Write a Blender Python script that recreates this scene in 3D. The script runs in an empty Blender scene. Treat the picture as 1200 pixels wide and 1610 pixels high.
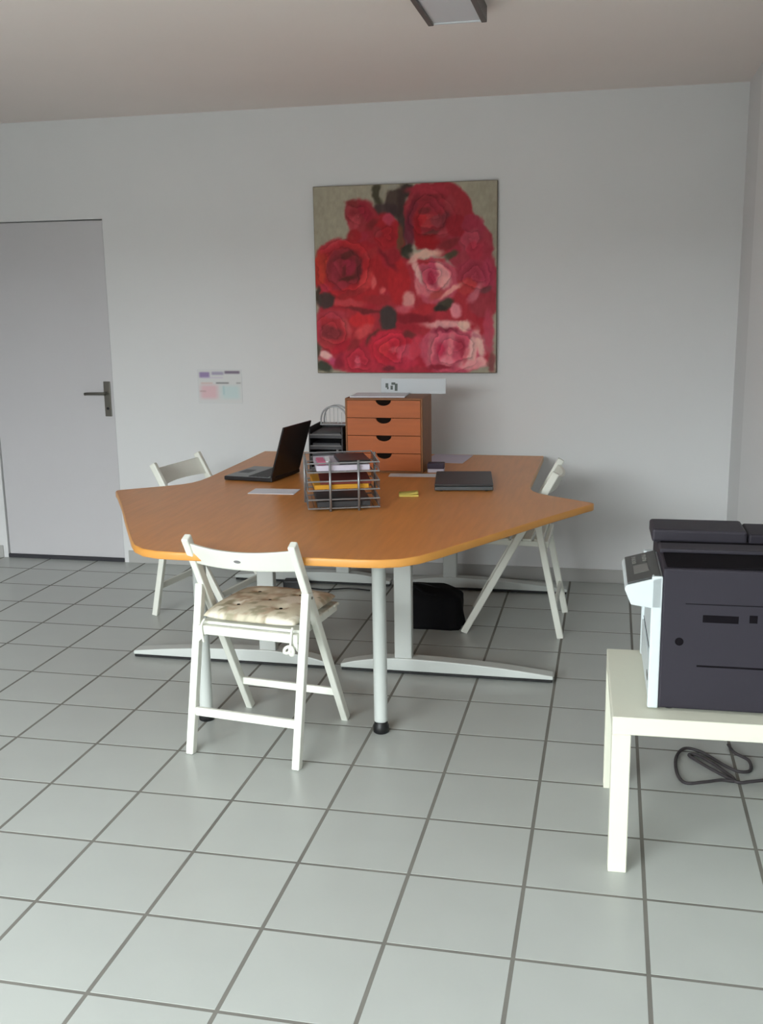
import bpy, bmesh, math, random
import numpy as np
from mathutils import Vector, Matrix, Euler

# ------------------------------------------------------------------ camera, world, exposure
S = 0.316                       # one floor tile pitch in metres; most positions below are given in tile units
scene = bpy.context.scene
COL = scene.collection
PI = math.pi

CAM_F, CAM_YAW, CAM_PITCH, CAM_ROLL = 1631.7, -0.2191, 0.2061, -0.0154
CAM_POS = (5.6017, -6.0504, 4.9454)
fw = Vector((math.sin(CAM_YAW) * math.cos(CAM_PITCH), math.cos(CAM_YAW) * math.cos(CAM_PITCH), -math.sin(CAM_PITCH)))
rt = Vector((math.cos(CAM_YAW), -math.sin(CAM_YAW), 0))
up = rt.cross(fw)
rt2 = math.cos(CAM_ROLL) * rt + math.sin(CAM_ROLL) * up
up2 = -math.sin(CAM_ROLL) * rt + math.cos(CAM_ROLL) * up
cam_data = bpy.data.cameras.new('camera')
cam = bpy.data.objects.new('camera', cam_data)
COL.objects.link(cam)
cam.matrix_world = Matrix(((rt2.x, up2.x, -fw.x, CAM_POS[0] * S), (rt2.y, up2.y, -fw.y, CAM_POS[1] * S),
                           (rt2.z, up2.z, -fw.z, CAM_POS[2] * S), (0, 0, 0, 1)))
cam_data.sensor_fit = 'VERTICAL'
cam_data.sensor_height = 24.0
cam_data.lens = 24.0 * CAM_F / 1610.0
cam_data.clip_start = 0.05
cam_data.clip_end = 200
scene.camera = cam

world = bpy.data.worlds.new('overcast_sky')
scene.world = world
world.use_nodes = True
bg = world.node_tree.nodes['Background']
bg.inputs['Color'].default_value = (0.91, 0.985, 1.0, 1)
bg.inputs['Strength'].default_value = 27.5

vs = scene.view_settings
vs.view_transform = 'Standard'
vs.look = 'None'
vs.gamma = 1.0
vs.use_curve_mapping = False
vs.exposure = 0.0

# room limits, tile units
XL, XR, YF, YB, ZC = -7.2, 7.55, -9.3, 11.74, 8.07
WIN = (-6.9, 3.2, 0.3, 7.85)     # shop window in the front wall: x0, x1, z0, z1

# the window guides the sky light into the room (a portal gives off no light itself)
pl = bpy.data.lights.new('window_portal', 'AREA')
pl.shape = 'RECTANGLE'
pl.size = (WIN[1] - WIN[0]) * S
pl.size_y = (WIN[3] - WIN[2]) * S
pl.cycles.is_portal = True
po = bpy.data.objects.new('window_portal', pl)
COL.objects.link(po)
po.location = ((WIN[0] + WIN[1]) / 2 * S, (YF - 0.75) * S, (WIN[2] + WIN[3]) / 2 * S)
po.rotation_euler = (PI / 2, 0, 0)

# ------------------------------------------------------------------ materials
def lin(c):
    return tuple(((x / 255) / 12.92 if x / 255 <= 0.04045 else ((x / 255 + 0.055) / 1.055) ** 2.4) for x in c)

def mat(name, rgb, rough=0.5, spec=0.5, metal=0.0, noise=0.0, nscale=8.0, stretch=(1, 1, 1), bump=0.0, bscale=60.0, rand=0.0, attr=None, coat=0.0):
    m = bpy.data.materials.new(name)
    m.use_nodes = True
    nt = m.node_tree
    b = nt.nodes['Principled BSDF']
    b.inputs['Roughness'].default_value = rough
    b.inputs['Specular IOR Level'].default_value = spec
    b.inputs['Metallic'].default_value = metal
    b.inputs['Coat Weight'].default_value = coat
    c = lin(rgb)
    b.inputs['Base Color'].default_value = (*c, 1)
    src = None
    tc = nt.nodes.new('ShaderNodeTexCoord')
    mp = nt.nodes.new('ShaderNodeMapping')
    mp.inputs['Scale'].default_value = stretch
    nt.links.new(tc.outputs['Object'], mp.inputs['Vector'])
    if attr:
        a = nt.nodes.new('ShaderNodeAttribute')
        a.attribute_name = attr
        nt.links.new(a.outputs['Color'], b.inputs['Base Color'])
        src = a.outputs['Color']
    if noise > 0:
        n = nt.nodes.new('ShaderNodeTexNoise')
        n.inputs['Scale'].default_value = nscale
        n.inputs['Detail'].default_value = 5
        nt.links.new(mp.outputs['Vector'], n.inputs['Vector'])
        r = nt.nodes.new('ShaderNodeValToRGB')
        r.color_ramp.elements[0].position = 0.3
        r.color_ramp.elements[1].position = 0.7
        r.color_ramp.elements[0].color = (*[x * (1 - noise) for x in c], 1)
        r.color_ramp.elements[1].color = (*[min(1, x * (1 + noise)) for x in c], 1)
        nt.links.new(n.outputs['Fac'], r.inputs['Fac'])
        src = r.outputs['Color']
        nt.links.new(src, b.inputs['Base Color'])
    if rand > 0:
        oi = nt.nodes.new('ShaderNodeObjectInfo')
        mr = nt.nodes.new('ShaderNodeMapRange')
        mr.inputs['To Min'].default_value = 1 - rand
        mr.inputs['To Max'].default_value = 1 + rand
        nt.links.new(oi.outputs['Random'], mr.inputs['Value'])
        hs = nt.nodes.new('ShaderNodeHueSaturation')
        if src:
            nt.links.new(src, hs.inputs['Color'])
        else:
            hs.inputs['Color'].default_value = (*c, 1)
        nt.links.new(mr.outputs['Result'], hs.inputs['Value'])
        nt.links.new(hs.outputs['Color'], b.inputs['Base Color'])
    if bump > 0:
        n2 = nt.nodes.new('ShaderNodeTexNoise')
        n2.inputs['Scale'].default_value = bscale
        n2.inputs['Detail'].default_value = 3
        nt.links.new(mp.outputs['Vector'], n2.inputs['Vector'])
        bp = nt.nodes.new('ShaderNodeBump')
        bp.inputs['Strength'].default_value = bump
        bp.inputs['Distance'].default_value = 0.004
        nt.links.new(n2.outputs['Fac'], bp.inputs['Height'])
        nt.links.new(bp.outputs['Normal'], b.inputs['Normal'])
    return m

M = {}
M['wall'] = mat('wall_paint', (221, 221, 221), 0.85, 0.2, noise=0.012, nscale=1.5, bump=0.05, bscale=160)
M['wall_mauve'] = mat('mauve_wall_darkened', (138, 124, 130), 0.85, 0.2, noise=0.012, nscale=1.5)  # unseen left wall, colour darkened to cut bounced light
M['wall_grey'] = mat('grey_wall_darkened', (120, 120, 122), 0.85, 0.2, noise=0.012, nscale=1.5)  # unseen front wall, colour lowered to deepen shadows in the room
M['ceiling'] = mat('ceiling_paint', (240, 231, 226), 0.9, 0.15, noise=0.012, nscale=1.2)
M['tile'] = mat('glazed_floor_tile', (177, 181, 177), 0.30, 0.45, noise=0.02, nscale=5, rand=0.02)
M['grout'] = mat('floor_grout', (122, 120, 114), 0.9, 0.1, noise=0.12, nscale=4)
M['plinth'] = mat('baseboard_tile', (176, 175, 172), 0.35, 0.4)
M['door'] = mat('door_paint', (200, 198, 200), 0.5, 0.4, noise=0.01, nscale=3)
M['doorframe'] = mat('door_frame_paint', (200, 200, 201), 0.5, 0.4)
M['gap'] = mat('door_gap_shade', (62, 62, 66), 0.8, 0.2)
M['steel'] = mat('dark_brushed_steel', (118, 116, 108), 0.35, 0.5, metal=0.85)
M['beech'] = mat('beech_laminate', (208, 138, 74), 0.34, 0.4, noise=0.07, nscale=5, stretch=(9, 0.9, 4))
M['edge'] = mat('beech_edge_band', (214, 150, 72), 0.35, 0.45)
M['alu'] = mat('pale_grey_lacquer', (196, 200, 196), 0.4, 0.5)
M['underframe'] = mat('grey_steel_frame', (120, 120, 118), 0.5, 0.4)
M['black'] = mat('black_plastic', (22, 22, 23), 0.45, 0.4)
M['white_wood'] = mat('white_lacquered_wood', (228, 229, 219), 0.42, 0.45, noise=0.012, nscale=9)
M['white_lack'] = mat('white_table_foil', (220, 220, 203), 0.45, 0.35)
M['cush'] = mat('floral_cushion_cloth', (200, 192, 170), 0.9, 0.1, attr='Col', bump=0.25, bscale=250)
M['pine'] = mat('stained_birch_ply', (174, 90, 36), 0.5, 0.4, noise=0.10, nscale=4, stretch=(1, 3, 8))
M['pine_shaded'] = mat('birch_ply_shaded', (132, 84, 46), 0.5, 0.35, noise=0.10, nscale=4, stretch=(1, 3, 8))  # darker copy of the chest wood, shade of the side put into the colour
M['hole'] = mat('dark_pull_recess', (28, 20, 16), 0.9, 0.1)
M['laptop'] = mat('black_laptop_shell', (28, 27, 29), 0.4, 0.45)
M['laptop_grey'] = mat('grey_laptop_deck', (128, 130, 132), 0.4, 0.5)
M['key'] = mat('laptop_keys', (40, 41, 44), 0.5, 0.4)
M['screen'] = mat('dark_screen', (14, 15, 18), 0.15, 0.5)
M['graphite'] = mat('graphite_laptop_lid', (58, 58, 60), 0.45, 0.4)
M['graphite_edge'] = mat('graphite_laptop_side', (84, 88, 90), 0.4, 0.4)
M['wire'] = mat('silver_wire', (150, 152, 154), 0.35, 0.5, metal=0.6)
M['mesh'] = mat('dark_wire_mesh', (70, 70, 72), 0.45, 0.4, metal=0.3)
M['trayblack'] = mat('black_tray', (44, 44, 48), 0.45, 0.4)
M['trayline'] = mat('grey_tray_edge', (126, 124, 124), 0.5, 0.4)
M['paper'] = mat('white_paper', (226, 226, 232), 0.9, 0.1)
M['paper_lilac'] = mat('lilac_white_paper', (206, 200, 214), 0.9, 0.1)
M['yellow'] = mat('yellow_sticky_note', (224, 204, 108), 0.9, 0.1)
M['folder_yellow'] = mat('ochre_folder', (206, 150, 52), 0.8, 0.2)
M['folder_red'] = mat('maroon_folder', (120, 58, 52), 0.8, 0.2)
M['pink'] = mat('pink_leaflet', (206, 120, 148), 0.9, 0.1)
M['purple'] = mat('dark_purple_plastic', (66, 56, 72), 0.5, 0.3)
M['printer_dark'] = mat('charcoal_printer_plastic', (48, 45, 53), 0.6, 0.25, bump=0.05, bscale=400)
M['printer_top'] = mat('charcoal_printer_lid', (54, 51, 59), 0.55, 0.3)
M['printer_black'] = mat('printer_recess_black', (18, 15, 19), 0.9, 0.1)
M['printer_white'] = mat('white_printer_plastic', (208, 217, 219), 0.4, 0.4)
M['printer_panel'] = mat('printer_panel_grey', (58, 60, 60), 0.35, 0.45)
M['printer_lcd'] = mat('printer_display', (104, 104, 100), 0.3, 0.5)
M['cable'] = mat('grey_rubber_cable', (66, 62, 64), 0.6, 0.3)
M['bag'] = mat('black_bag_cloth', (17, 17, 19), 0.85, 0.15, bump=0.3, bscale=30)
M['lampframe'] = mat('lamp_grey_frame', (96, 92, 90), 0.5, 0.4)
M['diffuser'] = mat('lamp_diffuser_unlit', (214, 218, 222), 0.35, 0.5)
M['print'] = mat('canvas_print', (200, 60, 70), 0.75, 0.2, attr='Col')
M['notice'] = mat('printed_notice', (220, 220, 220), 0.8, 0.2, attr='Col')
M['canvas'] = mat('canvas_side', (120, 112, 100), 0.9, 0.1)
M['ink'] = mat('grey_print_ink', (104, 110, 108), 0.8, 0.1)
M['card'] = mat('pale_grey_card', (206, 210, 214), 0.9, 0.1)
M['pavement'] = mat('street_pavement', (100, 99, 96), 0.9, 0.1, noise=0.08, nscale=2)
M['winframe'] = mat('white_window_frame', (225, 225, 225), 0.4, 0.4)
gm = bpy.data.materials.new('clear_window_glass')
gm.use_nodes = True
nt = gm.node_tree
nt.nodes.clear()
o_ = nt.nodes.new('ShaderNodeOutputMaterial')
mx = nt.nodes.new('ShaderNodeMixShader')
mx.inputs[0].default_value = 0.05
tr = nt.nodes.new('ShaderNodeBsdfTransparent')
gl = nt.nodes.new('ShaderNodeBsdfGlossy')
gl.inputs['Roughness'].default_value = 0.02
nt.links.new(tr.outputs[0], mx.inputs[1])
nt.links.new(gl.outputs[0], mx.inputs[2])
nt.links.new(mx.outputs[0], o_.inputs['Surface'])
M['glass'] = gm

# ------------------------------------------------------------------ mesh helpers
def mesh_obj(name, bm, m, parent=None, smooth=False):
    me = bpy.data.meshes.new(name)
    bm.normal_update()
    bm.to_mesh(me)
    bm.free()
    if smooth:
        me.polygons.foreach_set('use_smooth', [True] * len(me.polygons))
    me.materials.append(m)
    return link(name, me, parent)

def link(name, me, parent=None):
    o = bpy.data.objects.new(name, me)
    COL.objects.link(o)
    if parent is not None:
        o.parent = parent
    return o

def empty(name, loc=(0, 0, 0), rz=0.0):
    o = bpy.data.objects.new(name, None)
    o.empty_display_size = 0.1
    COL.objects.link(o)
    o.location = loc
    o.rotation_euler = (0, 0, rz)
    return o

def tag(o, label, cat, group=None):
    o['label'] = label
    o['category'] = cat
    if group:
        o['group'] = group
    return o

def struct(o):
    o['kind'] = 'structure'
    return o

def T(x, y, z=0.0):
    return Vector((x * S, y * S, z * S))

def add_bm(dst, src, mtx=None):
    if mtx is not None:
        bmesh.ops.transform(src, matrix=mtx, verts=src.verts)
    me = bpy.data.meshes.new('tmp')
    src.to_mesh(me)
    src.free()
    dst.from_mesh(me)
    bpy.data.meshes.remove(me)

def box(size, bev=0.0, seg=2, bm=None, mtx=None):
    b = bmesh.new()
    bmesh.ops.create_cube(b, size=1.0)
    bmesh.ops.scale(b, vec=size, verts=b.verts)
    if bev > 0:
        bmesh.ops.bevel(b, geom=list(b.edges), offset=bev, segments=seg, affect='EDGES', profile=0.5)
    if bm is None:
        if mtx is not None:
            bmesh.ops.transform(b, matrix=mtx, verts=b.verts)
        return b
    add_bm(bm, b, mtx)
    return bm

def box2(p0, p1, bev=0.0, seg=2, bm=None):
    p0, p1 = Vector(p0), Vector(p1)
    return box(p1 - p0, bev, seg, bm, Matrix.Translation((p0 + p1) / 2))

def bar(p0, p1, w, t, side=(1, 0, 0), bev=0.003, seg=2, bm=None):
    """box from p0 to p1; w is measured along 'side', t across it"""
    p0, p1 = Vector(p0), Vector(p1)
    d = p1 - p0
    L = d.length
    zz = d.normalized()
    xx = Vector(side)
    xx = (xx - zz * xx.dot(zz)).normalized()
    yy = zz.cross(xx)
    mt = Matrix((( xx.x, yy.x, zz.x, 0), (xx.y, yy.y, zz.y, 0), (xx.z, yy.z, zz.z, 0), (0, 0, 0, 1)))
    mt = Matrix.Translation((p0 + p1) / 2) @ mt
    return box((w, t, L), bev, seg, bm, mt)

def smooth_path(pts, n=6, closed=False):
    P = [Vector(p) for p in pts]
    out = []
    N = len(P)
    rng = N if closed else N - 1
    for i in range(rng):
        p0 = P[(i - 1) % N] if (closed or i > 0) else P[0]
        p1, p2 = P[i], P[(i + 1) % N]
        p3 = P[(i + 2) % N] if (closed or i + 2 < N) else P[-1]
        for k in range(n):
            t = k / n
            out.append(0.5 * ((2 * p1) + (-p0 + p2) * t + (2 * p0 - 5 * p1 + 4 * p2 - p3) * t * t + (-p0 + 3 * p1 - 3 * p2 + p3) * t ** 3))
    if not closed:
        out.append(P[-1])
    return out

def tube(pts, r, seg=8, closed=False, bm=None):
    b = bmesh.new()
    rings = []
    N = len(pts)
    prev = None
    for i, p in enumerate(pts):
        a = pts[(i - 1) % N] if (closed or i > 0) else pts[0]
        c = pts[(i + 1) % N] if (closed or i < N - 1) else pts[-1]
        d = (Vector(c) - Vector(a)).normalized()
        if prev is None:
            ref = Vector((0, 0, 1)) if abs(d.z) < 0.9 else Vector((1, 0, 0))
        else:
            ref = prev
        x = (ref - d * ref.dot(d)).normalized()
        prev = x
        y = d.cross(x)
        rr = r[i] if isinstance(r, (list, tuple)) else r
        rings.append([b.verts.new(Vector(p) + (x * math.cos(2 * PI * k / seg) + y * math.sin(2 * PI * k / seg)) * rr) for k in range(seg)])
    for i in range(N if closed else N - 1):
        A, B = rings[i], rings[(i + 1) % N]
        for k in range(seg):
            b.faces.new((A[k], A[(k + 1) % seg], B[(k + 1) % seg], B[k]))
    if not closed:
        b.faces.new(list(reversed(rings[0])))
        b.faces.new(rings[-1])
    if bm is None:
        return b
    add_bm(bm, b)
    return bm

def prism(outline, z0, z1, bev=0.0, seg=2):
    b = bmesh.new()
    lo = [b.verts.new((x, y, z0)) for x, y in outline]
    hi = [b.verts.new((x, y, z1)) for x, y in outline]
    n = len(outline)
    b.faces.new(list(reversed(lo)))
    top = b.faces.new(hi)
    for i in range(n):
        b.faces.new((lo[i], lo[(i + 1) % n], hi[(i + 1) % n], hi[i]))
    if bev > 0:
        es = [e for e in b.edges if abs(e.verts[0].co.z - e.verts[1].co.z) < 1e-7]
        bmesh.ops.bevel(b, geom=es, offset=bev, segments=seg, affect='EDGES', profile=0.5)
    return b

def lathe(profile, seg=20):
    b = bmesh.new()
    rings = []
    for r, z in profile:
        rings.append([b.verts.new((r * math.cos(2 * PI * k / seg), r * math.sin(2 * PI * k / seg), z)) for k in range(seg)])
    for A, B in zip(rings, rings[1:]):
        for k in range(seg):
            b.faces.new((A[k], A[(k + 1) % seg], B[(k + 1) % seg], B[k]))
    b.faces.new(list(reversed(rings[0])))
    b.faces.new(rings[-1])
    return b

def xz_prism(outline, y0, y1, bev=0.0):
    """outline in x,z extruded along y"""
    b = prism(outline, 0, 1, 0)
    for v in b.verts:
        x, z, t = v.co
        v.co = (x, y0 + (y1 - y0) * t, z)
    bmesh.ops.recalc_face_normals(b, faces=b.faces)
    if bev > 0:
        bmesh.ops.bevel(b, geom=list(b.edges), offset=bev, segments=2, affect='EDGES', profile=0.5)
    return b

def copy_tree(o, parent=None):
    c = o.copy()
    COL.objects.link(c)
    c.parent = parent
    for ch in list(o.children):
        copy_tree(ch, c)
    return c

# smooth value noise for prints
def vnoise(x, y, seed):
    r = np.random.RandomState(seed)
    g = r.rand(64, 64)
    xi, yi = np.floor(x).astype(int), np.floor(y).astype(int)
    fx, fy = x - xi, y - yi
    fx, fy = fx * fx * (3 - 2 * fx), fy * fy * (3 - 2 * fy)
    a, b = g[xi % 64, yi % 64], g[(xi + 1) % 64, yi % 64]
    c, d = g[xi % 64, (yi + 1) % 64], g[(xi + 1) % 64, (yi + 1) % 64]
    return (a * (1 - fx) + b * fx) * (1 - fy) + (c * (1 - fx) + d * fx) * fy

def fbm(x, y, seed):
    return 0.55 * vnoise(x, y, seed) + 0.3 * vnoise(2.1 * x, 2.1 * y, seed + 1) + 0.15 * vnoise(4.3 * x, 4.3 * y, seed + 2)

def print_mesh(name, w, h, nx, ny, rgb, m, parent, loc, gain=1.0):
    """upright sheet in the xz plane facing -y; rgb(u, v) with v downwards gives the printed colour (0..255)"""
    xs = np.linspace(0, 1, nx + 1)
    zs = np.linspace(0, 1, ny + 1)
    U, V = np.meshgrid(xs, zs)
    co = np.stack([(U - 0.5) * w, np.zeros_like(U), (1 - V) * h], -1).reshape(-1, 3)
    idx = np.arange((nx + 1) * (ny + 1)).reshape(ny + 1, nx + 1)
    f = np.stack([idx[1:, :-1], idx[1:, 1:], idx[:-1, 1:], idx[:-1, :-1]], -1).reshape(-1, 4)
    me = bpy.data.meshes.new(name)
    me.from_pydata(co.tolist(), [], f.tolist())
    col = rgb(U.ravel(), V.ravel()) / 255.0
    col = np.clip(col, 0, 1)
    col = np.where(col <= 0.04045, col / 12.92, ((col + 0.055) / 1.055) ** 2.4)
    col = np.clip(col * gain, 0, 0.9)
    at = me.attributes.new('Col', 'FLOAT_COLOR', 'POINT')
    at.data.foreach_set('color', np.concatenate([col, np.ones((len(col), 1))], 1).ravel().astype(np.float32))
    me.materials.append(m)
    o = link(name, me, parent)
    o.location = loc
    return o

# ------------------------------------------------------------------ the setting
TH = 0.2        # wall thickness in metres
x0, x1, y0, y1, zc = XL * S, XR * S, YF * S, YB * S, ZC * S

def wall(name, boxes, m):
    b = bmesh.new()
    for p0, p1 in boxes:
        box2(p0, p1, bm=b)
    return struct(mesh_obj(name, b, m))

DX0, DX1, DZ = -5.90 * S, -3.42 * S, 6.36 * S       # door opening in the back wall
wall('wall_back', [((x0 - TH, y1, -0.1), (DX0, y1 + TH, zc + 0.1)), ((DX1, y1, -0.1), (x1 + TH, y1 + TH, zc + 0.1)),
                   ((DX0, y1, DZ), (DX1, y1 + TH, zc + 0.1)), ((DX0, y1 + 0.14, -0.1), (DX1, y1 + TH, DZ))], M['wall'])
wall('wall_right', [((x1, y0 - TH, -0.1), (x1 + TH, y1, zc + 0.1))], M['wall'])
wall('wall_left', [((x0 - TH, y0 - TH, -0.1), (x0, y1, zc + 0.1))], M['wall_mauve'])
wx0, wx1, wz0, wz1 = [v * S for v in WIN]
wall('wall_front', [((x0, y0 - TH, -0.1), (wx0, y0, zc + 0.1)), ((wx1, y0 - TH, -0.1), (x1, y0, zc + 0.1)),
                    ((wx0, y0 - TH, -0.1), (wx1, y0, wz0)), ((wx0, y0 - TH, wz1), (wx1, y0, zc + 0.1))], M['wall_grey'])
wall('ceiling', [((x0, y0, zc), (x1, y1, zc + 0.1))], M['ceiling'])

# floor: grout bed with every tile in view laid singly
floor = wall('floor', [((x0, y0, -0.1), (x1, y1, -0.0006))], M['grout'])
GAP = 0.017
tile_mesh = {}
def cam_uv(p):
    d = p - Vector((CAM_POS[0] * S, CAM_POS[1] * S, CAM_POS[2] * S))
    z = d.dot(fw)
    if z < 0.1:
        return None
    return 600 + CAM_F * d.dot(rt2) / z, 805 - CAM_F * d.dot(up2) / z
def tile_bm(w, d):
    b = box((w, d, 0.008), 0.0, mtx=Matrix.Translation((0, 0, -0.004)))
    es = [e for e in b.edges if all(v.co.z > -0.001 for v in e.verts)]
    bmesh.ops.bevel(b, geom=es, offset=0.0004, segments=1, affect='EDGES')
    return b
rest = bmesh.new()
ntile = 0
for i in range(math.floor(XL), math.ceil(XR)):
    for j in range(math.floor(YF), math.ceil(YB)):
        a0, a1 = max(i + GAP, XL), min(i + 1 - GAP, XR)
        b0, b1 = max(j + GAP, YF), min(j + 1 - GAP, YB)
        if a1 - a0 < 0.05 or b1 - b0 < 0.05:
            continue
        seen = False
        for px in (a0, (a0 + a1) / 2, a1):
            for py in (b0, (b0 + b1) / 2, b1):
                uv = cam_uv(T(px, py))
                if uv and -40 < uv[0] < 1240 and -40 < uv[1] < 1660:
                    seen = True
        cx, cy = (a0 + a1) / 2 * S, (b0 + b1) / 2 * S
        w, d = (a1 - a0) * S, (b1 - b0) * S
        if seen:
            key = (round(w, 4), round(d, 4))
            if key not in tile_mesh:
                o = mesh_obj('floor_tile', tile_bm(w, d), M['tile'], floor)
                tile_mesh[key] = o.data
            else:
                o = link('floor_tile', tile_mesh[key], floor)
            o.location = (cx, cy, 0)
            ntile += 1
        else:
            add_bm(rest, tile_bm(w, d), Matrix.Translation((cx, cy, 0)))
ro = mesh_obj('floor_tiles_beyond_view', rest, M['tile'], floor)
ro['kind'] = 'stuff'

# tiled baseboards
BH, BT = 0.24 * S, 0.009
def baseboard(name, p0, p1):
    b = box2(p0, p1, 0.002, 1)
    struct(mesh_obj(name, b, M['plinth']))
baseboard('baseboard_back', (DX1 + 0.03, y1 - BT, 0), (x1, y1, BH))
baseboard('baseboard_right', (x1 - BT, y0, 0), (x1, y1 - BT - 0.001, BH))
baseboard('baseboard_left', (x0, y0, 0), (x0 + BT, y1 - BT - 0.001, BH))
b = bmesh.new()
baseboard('baseboard_back.001', (x0, y1 - BT, 0), (DX0 - 0.03, y1, BH))

# white casing on the right wall beside the corner
b = box2((x1 - 0.012, 7.2 * S, BH), (x1, 10.0 * S, zc), 0.002, 1)
struct(mesh_obj('trim_1', b, M['winframe']))

# door in the back wall
door = struct(empty('door_1', ((DX0 + DX1) / 2, y1, 0)))
hw = (DX1 - DX0) / 2
b = box2((-hw + 0.006, 0.012, 0.022), (hw - 0.006, 0.05, DZ - 0.006), 0.002, 1)
mesh_obj('leaf', b, M['door'], door)
b = bmesh.new()
box2((-hw, 0.052, 0), (-hw + 0.03, 0.14, DZ), 0.001, 1, b)
box2((hw - 0.03, 0.052, 0), (hw, 0.14, DZ), 0.001, 1, b)
box2((-hw, 0.052, DZ - 0.03), (hw, 0.14, DZ), 0.001, 1, b)
mesh_obj('frame', b, M['doorframe'], door)
b = box2((-hw, 0.0, -0.001), (hw, 0.05, 0.022), 0)
o = mesh_obj('gap_strip', b, M['gap'], door)  # strip fills the gap under the door, its shade put into the colour
o['label'] = 'dark strip along the bottom of the door'
hp = box2((-0.021, -0.008, 2.80 * S), (0.021, 0.0, 3.45 * S), 0.003, 2)
hpo = mesh_obj('handle_plate', hp, M['steel'], door)
hpo.location = (-3.56 * S - door.location.x, 0.012, 0)
hpo['label'] = 'tall dark steel handle plate'
b = bmesh.new()
tube([Vector((0, -0.006, 3.235 * S)), Vector((0, -0.045, 3.235 * S))], 0.010, 10, bm=b)
tube(smooth_path([(0.004, -0.045, 3.235 * S), (-0.04, -0.048, 3.235 * S), (-0.10, -0.048, 3.232 * S), (-0.125, -0.046, 3.225 * S)], 4), 0.0085, 10, bm=b)
mesh_obj('lever', b, M['steel'], hpo, True)
b = tube([Vector((0, -0.0085, 2.95 * S)), Vector((0, -0.011, 2.95 * S))], 0.008, 12)
mesh_obj('keyhole', b, M['black'], hpo)

# shop window behind the camera that lights the room
win = struct(empty('window_1', ((wx0 + wx1) / 2, y0 - 0.1, wz0)))
WW, WHh = wx1 - wx0, wz1 - wz0
b = bmesh.new()
fr = 0.05
for p0, p1 in (((-WW / 2, -0.03, 0), (WW / 2, 0.03, fr)), ((-WW / 2, -0.03, WHh - fr), (WW / 2, 0.03, WHh)),
               ((-WW / 2, -0.03, fr), (-WW / 2 + fr, 0.03, WHh - fr)), ((WW / 2 - fr, -0.03, fr), (WW / 2, 0.03, WHh - fr)),
               ((-WW / 6 - fr / 2, -0.03, fr), (-WW / 6 + fr / 2, 0.03, WHh - fr)), ((WW / 6 - fr / 2, -0.03, fr), (WW / 6 + fr / 2, 0.03, WHh - fr))):
    box2(p0, p1, 0.004, 1, b)
mesh_obj('window_frame', b, M['winframe'], win)
for k in range(3):
    xa = -WW / 2 + fr + k * (WW / 3)
    xa = (-WW / 2 + fr, -WW / 6 + fr / 2, WW / 6 + fr / 2)[k]
    xb = (-WW / 6 - fr / 2, WW / 6 - fr / 2, WW / 2 - fr)[k]
    mesh_obj('pane', box2((xa, -0.004, fr), (xb, 0.004, WHh - fr)), M['glass'], win)
b = box2((x0 - 14, y0 - TH - 13, -0.35), (x1 + 14, y0 - TH, -0.12))
struct(mesh_obj('ground', b, M['pavement']))
b = bmesh.new()
box2((x0 - 14, y0 - TH - 13.4, -0.35), (x1 + 14, y0 - TH - 13, 3.5), bm=b)
struct(mesh_obj('sky_block_opposite', b, M['pavement']))  # unseen block added across the street to cut low sky light

# ------------------------------------------------------------------ the desk
AX = 2.06                        # symmetry axis of the desk
TZ = 2.25                        # height of the worktop
desk = empty('meeting_desk', T(AX, 7.8))
tag(desk, 'large beech meeting desk with flared hexagonal end and grey metal legs', 'desk')
def dl(x, y, z=0.0):             # tile units -> local metres of the desk
    return Vector(((x - AX) * S, (y - 7.8) * S, z * S))
half = [(0.0, 4.13), (1.0, 4.13), (1.25, 4.15), (1.45, 4.225), (1.62, 4.38), (1.76, 4.60), (2.00, 5.03), (2.32, 5.60), (2.83, 6.53), (3.26, 7.27),
        (3.345, 7.40), (3.36, 7.46), (3.325, 7.51), (3.10, 7.68), (2.80, 7.90), (2.62, 8.06), (2.52, 8.22), (2.465, 8.42), (2.445, 8.7), (2.45, 9.6), (2.46, 11.42)]
out = half + [(-x, y) for x, y in reversed(half[1:])]
outm = [(x * S, (y - 7.8) * S) for x, y in out]
THK = 0.028
b = prism(outm, TZ * S - THK, TZ * S, 0)
bmesh.ops.recalc_face_normals(b, faces=b.faces)
mesh_obj('tabletop', b, M['beech'], desk)
# edge band: a thin rounded strip round the outline
b = bmesh.new()
n = len(outm)
prof = [(-0.0015, -THK), (0.0012, -THK + 0.001), (0.0025, -THK + 0.004), (0.0025, -0.004), (0.0012, -0.0008), (-0.0015, 0.0004)]
nrm = []
for i in range(n):
    a, c = Vector(outm[i - 1]), Vector(outm[(i + 1) % n])
    d = (c - a).normalized()
    nrm.append(Vector((d.y, -d.x)))
rings = [[b.verts.new((outm[i][0] + nrm[i].x * o, outm[i][1] + nrm[i].y * o, TZ * S + z)) for o, z in prof] for i in range(n)]
for i in range(n):
    A, B = rings[i], rings[(i + 1) % n]
    for k in range(len(prof) - 1):
        b.faces.new((A[k], B[k], B[k + 1], A[k + 1]))
bmesh.ops.recalc_face_normals(b, faces=b.faces)
eo = mesh_obj('edge_band', b, M['edge'], desk, True)
eo['label'] = 'paler yellow beech edge strip'
ZU = TZ * S - THK
# two round legs under the flared end
for k, (lx, ly) in enumerate(((3.12, 4.90), (0.985, 4.88))):
    leg = mesh_obj('round_leg', lathe([(0.0245, 0.045), (0.025, 0.05), (0.025, ZU - 0.012), (0.05, ZU - 0.010), (0.05, ZU)], 24), M['alu'], desk, True)
    leg.location = dl(lx, ly)
    ft = mesh_obj('foot', lathe([(0.024, 0.0), (0.029, 0.004), (0.029, 0.028), (0.025, 0.034), (0.024, 0.05)], 20), M['black'], leg, True)
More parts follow.
